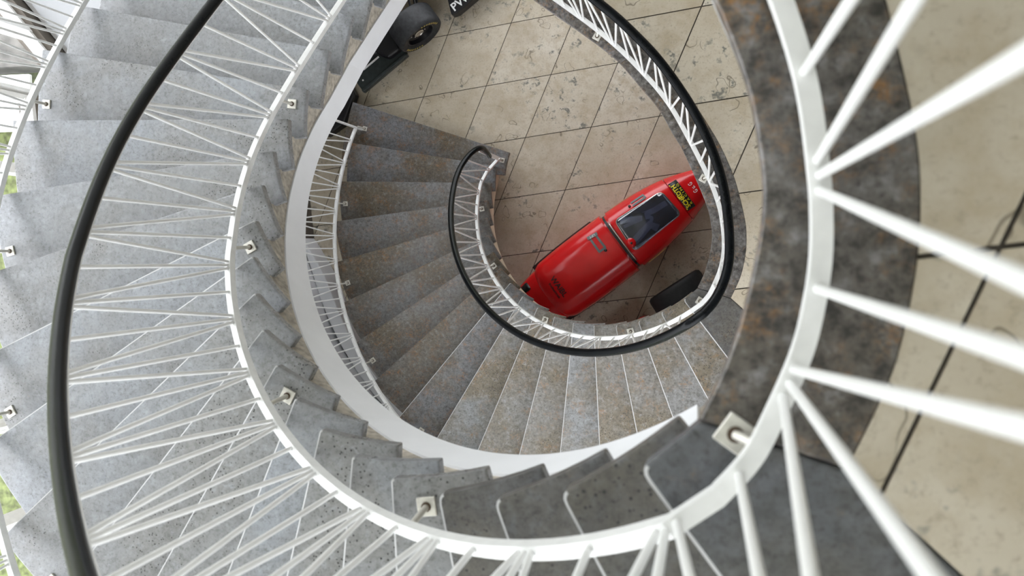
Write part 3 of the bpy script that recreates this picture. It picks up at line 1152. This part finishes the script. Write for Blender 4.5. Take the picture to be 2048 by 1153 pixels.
def ribbon(name, pts, w, mat, parent, off=0.008, inf=0.0):
    """flat band following points (s, v) on the bodywork"""
    L, R = [], []
    n = len(pts)
    for i, p in enumerate(pts):
        a, b = pts[max(i - 1, 0)], pts[min(i + 1, n - 1)]
        t = (b[0] - a[0], b[1] - a[1])
        k = math.hypot(*t) or 1
        nx, ny = -t[1] / k * w / 2, t[0] / k * w / 2
        L.append((p[0] + nx, p[1] + ny))
        R.append((p[0] - nx, p[1] - ny))
    vs = [cp(s, v, surf_z(s, v, inf) + off) for s, v in L] + [cp(s, v, surf_z(s, v, inf) + off) for s, v in R]
    vs += [v - Vector((0, 0, 0.003)) for v in vs]
    N = 2 * n
    fs = []
    for i in range(n - 1):
        fs += [[i, i + 1, n + i + 1, n + i], [N + i, N + i + 1, N + n + i + 1, N + n + i], [i, i + 1, N + i + 1, N + i], [n + i, n + i + 1, N + n + i + 1, N + n + i]]
    fs += [[0, n, N + n, N], [n - 1, 2 * n - 1, N + 2 * n - 1, N + n - 1]]
    return link(name, mesh(name, vs, fs), mat, parent)


arch = [(0.13 + 0.24 * math.sin(math.pi * k / 14), -0.07 + 0.16 * (k / 14) - 0.03) for k in range(15)]
ribbon('seat_back', arch, 0.03, 'seat', cock, 0.009)
ribbon('seat_side', [(0.13, -0.16), (0.26, -0.10), (0.42, -0.06), (0.55, -0.05)], 0.05, 'seat', cock, 0.0085)
ribbon('steering_bar', [(0.25, -0.14), (0.33, -0.09), (0.30, -0.03)], 0.03, 'carbon', cock, 0.010)
ribbon('harness_strap', [(0.12, 0.06), (0.22, 0.04), (0.32, 0.02), (0.36, 0.09)], 0.07, 'seat', cock, 0.0088)
decal('cockpit_window', round_poly(WINP, 0.045), 'tint', car, 0.014)
tabp = [(0.098 + 0.040 * math.cos(a * math.pi / 8), 0.052 + 0.045 * math.sin(a * math.pi / 8)) for a in range(16)]
tab = decal('lock_tab', tabp, 'red', car, 0.017)


def disc(name, s, v, rad, mat, parent, off=0.012, inf=0.0):
    return decal(name, [(s + rad * math.cos(a * math.pi / 6), v + rad * math.sin(a * math.pi / 6)) for a in range(12)], mat, parent, off, inf, 0.5)


disc('lock_hole', 0.098, 0.055, 0.011, 'print', tab, 0.020)
disc('lock_hole', 0.275, -0.222, 0.012, 'print', car, 0.008)
disc('lock_hole', -0.120, -0.030, 0.014, 'print', car, 0.012, 0.008)
# tape frames
for P in ([(0.300, -0.238), (0.425, -0.232)], [(0.425, -0.240), (0.432, -0.196)], [(0.425, -0.200), (0.300, -0.206)]):
    ribbon('tape_strip', [P[0], lerp2(*P, 0.5), P[1]], 0.017, 'tape', car, 0.006)
for P in ([(-0.172, -0.205), (-0.172, -0.050)], [(-0.178, -0.052), (-0.105, -0.050)], [(-0.108, -0.050), (-0.112, -0.190)]):
    ribbon('tape_strip', [P[0], lerp2(*P, 0.5), P[1]], 0.020, 'tape', car, 0.006, 0.008)
lift = ribbon('lift_label', [(-0.192, -0.212), (-0.092, -0.196)], 0.030, 'tape', car, 0.008, 0.008)
# chrome strip along the canopy's rear edge, yellow edge tapes, dark side openings
strip = [cp(0.040, v, surf_z(0.04, v) + 0.004) for v in frange(-0.215, 0.20, 14)]
link('chrome_strip', sweep('chrome_strip', strip, oval_prof(0.012, 0.010, 8)), 'steel', car)
gap = [cp(0.020, v, surf_z(0.02, v, -0.018) + 0.003) for v in frange(-0.30, 0.25, 20)]
link('seal_gap', sweep('seal_gap', gap, rect_prof(0.022, 0.004), smooth=False), 'print', car)
for s0, s1, sg in ((0.13, 0.34, -1), (0.10, 0.30, 1)):
    P = []
    for s in frange(s0, s1, 8):
        w, _ = stn(s)
        P.append(cp(s, VC + sg * (w + 0.001), 0.26))
    link('yellow_edge_tape', sweep('yellow_edge_tape', P, rect_prof(0.010, 0.03), smooth=False), 'paleyellow', car)
for s0, s1, sg, zz in ((-0.78, -0.10, -1, 0.36), (-0.95, -0.30, 1, 0.20)):
    P = []
    for s in frange(s0, s1, 14):
        w, _ = stn(s)
        P.append(cp(s, VC + sg * (w - 0.010), zz))
    link('side_opening', sweep('side_opening', P, rect_prof(0.042, 0.06), smooth=False), 'print', car)
decal('tail_window', round_poly([(-1.02, -0.235), (-0.895, -0.245), (-0.885, -0.165), (-0.96, -0.165)], 0.02), 'print', car, 0.003, -0.018)


def text_mesh(name, txt, size, bold=0.0):
    cu = bpy.data.curves.new(name, 'FONT')
    cu.body = txt
    cu.size = size
    cu.align_x = 'CENTER'
    cu.align_y = 'CENTER'
    cu.resolution_u = 2
    cu.offset = bold
    o = bpy.data.objects.new(name, cu)
    COL.objects.link(o)
    bpy.context.view_layer.update()
    dg = bpy.context.evaluated_depsgraph_get()
    me = bpy.data.meshes.new_from_object(o.evaluated_get(dg))
    bpy.data.objects.remove(o, do_unlink=True)
    me.name = name
    return me


def car_text(name, txt, size, s, v, reading, mat, parent, off=0.006, inf=0.0, sx=1.0, bold=0):
    """reading: unit (ds, dv) of the line; the letters' down side is its right-hand turn"""
    me = text_mesh(name, txt, size, bold)
    rx, ry = reading
    for vt in me.vertices:
        x, y = vt.co.x * sx, vt.co.y
        # letters' up in (s, v): reading direction turned left as seen from above
        ds, dv = rx * x + ry * y, ry * x - rx * y
        vt.co = cp(s + ds, v + dv, surf_z(s + ds, v + dv, inf) + off)
    return link(name, me, mat, parent)


# lettering (reading directions in car coordinates)
car_text('lettering', 'WAIBL', 0.072, -0.655, -0.022, (0, 1), 'print', car, 0.011, 0.008, 0.97, 0.0011)
car_text('lettering', 'Professionals', 0.031, -0.708, -0.015, (0, 1), 'print', car, 0.012, 0.008, 1.0, 0.0008)
st = decal('sticker', [(0.655, -0.175), (0.738, -0.170), (0.735, 0.122), (0.652, 0.120)], 'print', car, 0.004)
car_text('lettering', 'SCHROTH', 0.056, 0.684, -0.022, (0, -1), 'yellow', st, 0.008, 0, 0.93, 0.0016)
car_text('lettering', 'R A C I N G', 0.030, 0.722, -0.022, (0, -1), 'yellow', st, 0.007, 0, 1.45)
ribbon('yellow_bar', [(0.660, -0.16), (0.660, -0.02), (0.658, 0.11)], 0.009, 'yellow', st, 0.007)
car_text('lettering', 'G u. G', 0.055, 0.815, -0.022, (0, -1), 'whiteprint', car, 0.007, 0, 0.7, 0.0005)
car_text('lettering', 'LIFT', 0.032, -0.142, -0.204, (-0.985, -0.17), 'whiteprint', lift, 0.011, 0.008)


# ---------------------------------------------------------------- wheels
def lathe(name, prof, mtx, n=36, smooth=True):
    """prof: (radius, axial); axis = local Z of mtx"""
    k = len(prof)
    vs, fs = [], []
    for i in range(n):
        a = 2 * math.pi * i / n
        vs += [mtx @ Vector((r * math.cos(a), r * math.sin(a), h)) for r, h in prof]
    for i in range(n):
        for j in range(k - 1):
            fs.append([i * k + j, i * k + j + 1, ((i + 1) % n) * k + j + 1, ((i + 1) % n) * k + j])
    me = mesh(name, vs, fs, smooth=smooth)
    try:
        me.set_sharp_from_angle(angle=math.radians(45))
    except Exception:
        pass
    return me


def wheel(parent, centre, axis_plan, R, width, rim, mat='tyre'):
    """outer face looks along axis_plan"""
    axw = Vector((axis_plan[0], -axis_plan[1], 0)).normalized()
    q = axw.to_track_quat('Z', 'Y').to_matrix().to_4x4()
    q.translation = W(*centre)
    h = width / 2
    tp = [(rim, -h * 0.8), (rim + 0.02, -h * 0.95), (R * 0.90, -h), (R * 0.98, -h * 0.86), (R, -h * 0.6), (R, h * 0.6), (R * 0.98, h * 0.86), (R * 0.90, h), (rim + 0.02, h * 0.95), (rim, h * 0.8)]
    ty = link('tyre', lathe('tyre', tp, q), mat, parent)
    rp = [(rim, -h * 0.8), (rim, h * 0.8), (rim - 0.012, h * 0.8), (rim - 0.02, h * 0.45), (0.10, h * 0.30), (0.075, h * 0.45), (0.0, h * 0.45)]
    rm = link('wheel_rim', lathe('wheel_rim', rp, q), 'black', parent)
    hp = [(0.052, h * 0.45), (0.052, h * 0.62), (0.042, h * 0.66), (0.036, h * 0.60), (0.0, h * 0.60)]
    link('hub_ring', lathe('hub_ring', hp, q, 24), 'steel', rm)
    for i in range(8):
        a = 2 * math.pi * i / 8
        p0 = q @ Vector((0.085 * math.cos(a), 0.085 * math.sin(a), h * 0.36))
        p1 = q @ Vector((0.085 * math.cos(a), 0.085 * math.sin(a), h * 0.46))
        bar('wheel_bolt', p0, p1, 0.007, 'galv', rm)
    return ty, q


def wheel_marks(ty, q, R, rim, h, mat):
    """two arcs of faded block lettering on the sidewall"""
    for a0 in (0.12, math.pi + 0.12):
        for k in range(8):
            a = a0 + k * 0.155
            rr = (rim + 0.02 + R * 0.90) / 2
            vs = []
            for da, dr in ((-0.035, -0.011), (0.035, -0.011), (0.035, 0.011), (-0.035, 0.011)):
                vs.append(q @ Vector(((rr + dr) * math.cos(a + da), (rr + dr) * math.sin(a + da), h * 0.995)))
            vs += [v + (q.to_3x3() @ Vector((0, 0, -0.012))) for v in vs]
            fs = [[0, 1, 2, 3], [4, 5, 6, 7], [0, 1, 5, 4], [1, 2, 6, 5], [2, 3, 7, 6], [3, 0, 4, 7]]
            link('sidewall_mark', mesh('sidewall_mark', vs, fs), mat, ty)


# black formula car at the top left: t along the car (towards the photo's top right), q outwards
BO, BT, BQ = (-2.60, -2.095), (0.80, -0.60), (0.60, 0.80)


def bp_(t, q, z=None):
    x, y = BO[0] + BT[0] * t + BQ[0] * q, BO[1] + BT[1] * t + BQ[1] * q
    return (x, y) if z is None else W(x, y, z)


bc = empty('race_car', (BO[0] + BQ[0] * -0.7, BO[1] + BQ[1] * -0.7, 0), 'black open-wheel race car with slick tyre, partly hidden behind the white stair band', 'car')
ty, qm = wheel(bc, (*bp_(-0.045, -0.068), 0.238), BQ, 0.238, 0.235, 0.150)
wheel_marks(ty, qm, 0.238, 0.150, 0.1175, 'tyreyellow')
wheel(bc, (*bp_(-0.01, -1.32), 0.25), (-BQ[0], -BQ[1]), 0.25, 0.25, 0.145)


def bprism(name, P, z0, z1, mat, parent=None, **kw):
    return link(name, prism(name, [bp_(t, q) for t, q in P], z0, z1, **kw), mat, parent or bc)


bprism('floor_board', [(-0.86, 0.03), (-0.28, 0.03), (-0.26, -0.02), (-0.26, -0.32), (-0.86, -0.32)], 0.06, 0.09, 'carbon', bevel=0.01, segs=2)
bprism('floor_edge', [(-0.86, 0.045), (-0.28, 0.045), (-0.28, 0.01), (-0.86, 0.01)], 0.05, 0.115, 'carbon', bevel=0.01, segs=2)
# sloping nose side with chequered tape
vs = [bp_(-1.0, -0.18, 0.09), bp_(-0.30, -0.16, 0.09), bp_(-0.22, -0.40, 0.34), bp_(-1.0, -0.42, 0.34), bp_(-1.0, -0.18, 0.05), bp_(-0.30, -0.16, 0.05), bp_(-0.22, -0.40, 0.05), bp_(-1.0, -0.42, 0.05)]
link('nose_side', mesh('nose_side', vs, [[0, 1, 2, 3], [4, 5, 6, 7], [0, 1, 5, 4], [1, 2, 6, 5], [2, 3, 7, 6], [3, 0, 4, 7]], bevel=0.02), 'black', bc)
vs = [bp_(-0.86, -0.205, 0.122), bp_(-0.36, -0.195, 0.122), bp_(-0.33, -0.285, 0.222), bp_(-0.86, -0.295, 0.222)]
vs += [v + Vector((0, 0, -0.012)) for v in vs]
link('checker_tape', mesh('checker_tape', vs, [[0, 1, 2, 3], [4, 5, 6, 7], [0, 1, 5, 4], [1, 2, 6, 5], [2, 3, 7, 6], [3, 0, 4, 7]]), 'checker', bc)
bprism('wheel_deflector', [(-0.44, -0.03), (-0.30, -0.02), (-0.24, -0.20), (-0.30, -0.40), (-0.52, -0.30), (-0.50, -0.12)], 0.09, 0.20, 'black', bevel=0.03, segs=3)
bprism('label_strip', [(-0.72, -0.128), (-0.52, -0.128), (-0.52, -0.143), (-0.72, -0.143)], 0.10, 0.112, 'whiteprint')
bprism('rivet', [(-0.80, -0.055), (-0.785, -0.055), (-0.785, -0.07), (-0.80, -0.07)], 0.088, 0.094, 'whiteprint')
bprism('monocoque', [(-1.4, -0.55), (-0.5, -0.44), (0.6, -0.40), (1.6, -0.40), (1.6, -1.02), (0.6, -1.02), (-0.5, -0.98), (-1.4, -0.87)], 0.08, 0.52, 'black', bevel=0.07, segs=3)
bprism('front_wing', [(-1.56, -0.06), (-1.42, 0.16), (-1.20, 0.18), (-0.93, 0.02), (-0.90, -0.16), (-1.04, -0.72), (-1.50, -0.72), (-1.62, -0.25)], 0.03, 0.16, 'black', bevel=0.02, segs=2)
# side pod with lettering beyond the wheel
pod = bprism('side_pod', [(0.30, 0.045), (0.36, 0.068), (1.6, 0.068), (1.6, -0.40), (0.33, -0.40), (0.37, -0.12)], 0.05, 0.18, 'black', bevel=0.015, segs=2)
tm = text_mesh('lettering', 'PWer', 0.112, 0.002)
for vt in tm.vertices:
    t, q = 0.485 + vt.co.x * 1.05, 0.008 - vt.co.y
    vt.co = bp_(t, q, 0.184)
link('lettering', tm, 'whiteprint', pod)
for (t0, q0, z0, t1, q1, z1) in ((0.05, -0.2, 0.36, 0.22, -0.6, 0.40), (-0.05, -0.2, 0.36, -0.18, -0.6, 0.40), (0.05, -0.2, 0.20, 0.25, -0.6, 0.16), (-0.05, -0.2, 0.20, -0.2, -0.6, 0.16), (0.10, -0.2, 0.28, 0.35, -0.6, 0.30)):
    bar('suspension_arm', bp_(t0, q0, z0), bp_(t1, q1, z1), 0.011, 'black', bc)

# second red car, almost wholly under the lower flight
rc = empty('race_car', (-0.9, 1.15, 0), 'red race car under the stairs showing one dark tyre and a red corner', 'car')
wheel(rc, (-0.150, 0.425, 0.27), (-0.5548, -0.832), 0.27, 0.22, 0.155, 'tyre_shaded')
RT, RQ, RO = (0.832, -0.5548), (0.5548, 0.832), (-0.150, 0.425)


def rp_(t, q):
    return (RO[0] + RT[0] * t + RQ[0] * q, RO[1] + RT[1] * t + RQ[1] * q)


link('side_panel', prism('side_panel', [rp_(t, q) for t, q in ((-0.40, -0.02), (-0.34, 0.02), (-0.34, 0.2), (-0.55, 0.95), (-1.6, 0.95), (-1.6, 0.08))], 0.06, 0.30, bevel=0.05, segs=3), 'red', rc)
link('monocoque', prism('monocoque', [rp_(t, q) for t, q in ((-1.9, 0.45), (0.7, 0.50), (0.7, 0.92), (-1.9, 1.0))], 0.08, 0.45, bevel=0.08, segs=3), 'red', rc)
bar('axle', W(*rp_(0, 0.08), 0.27), W(*rp_(0, 0.55), 0.27), 0.015, 'black', rc)
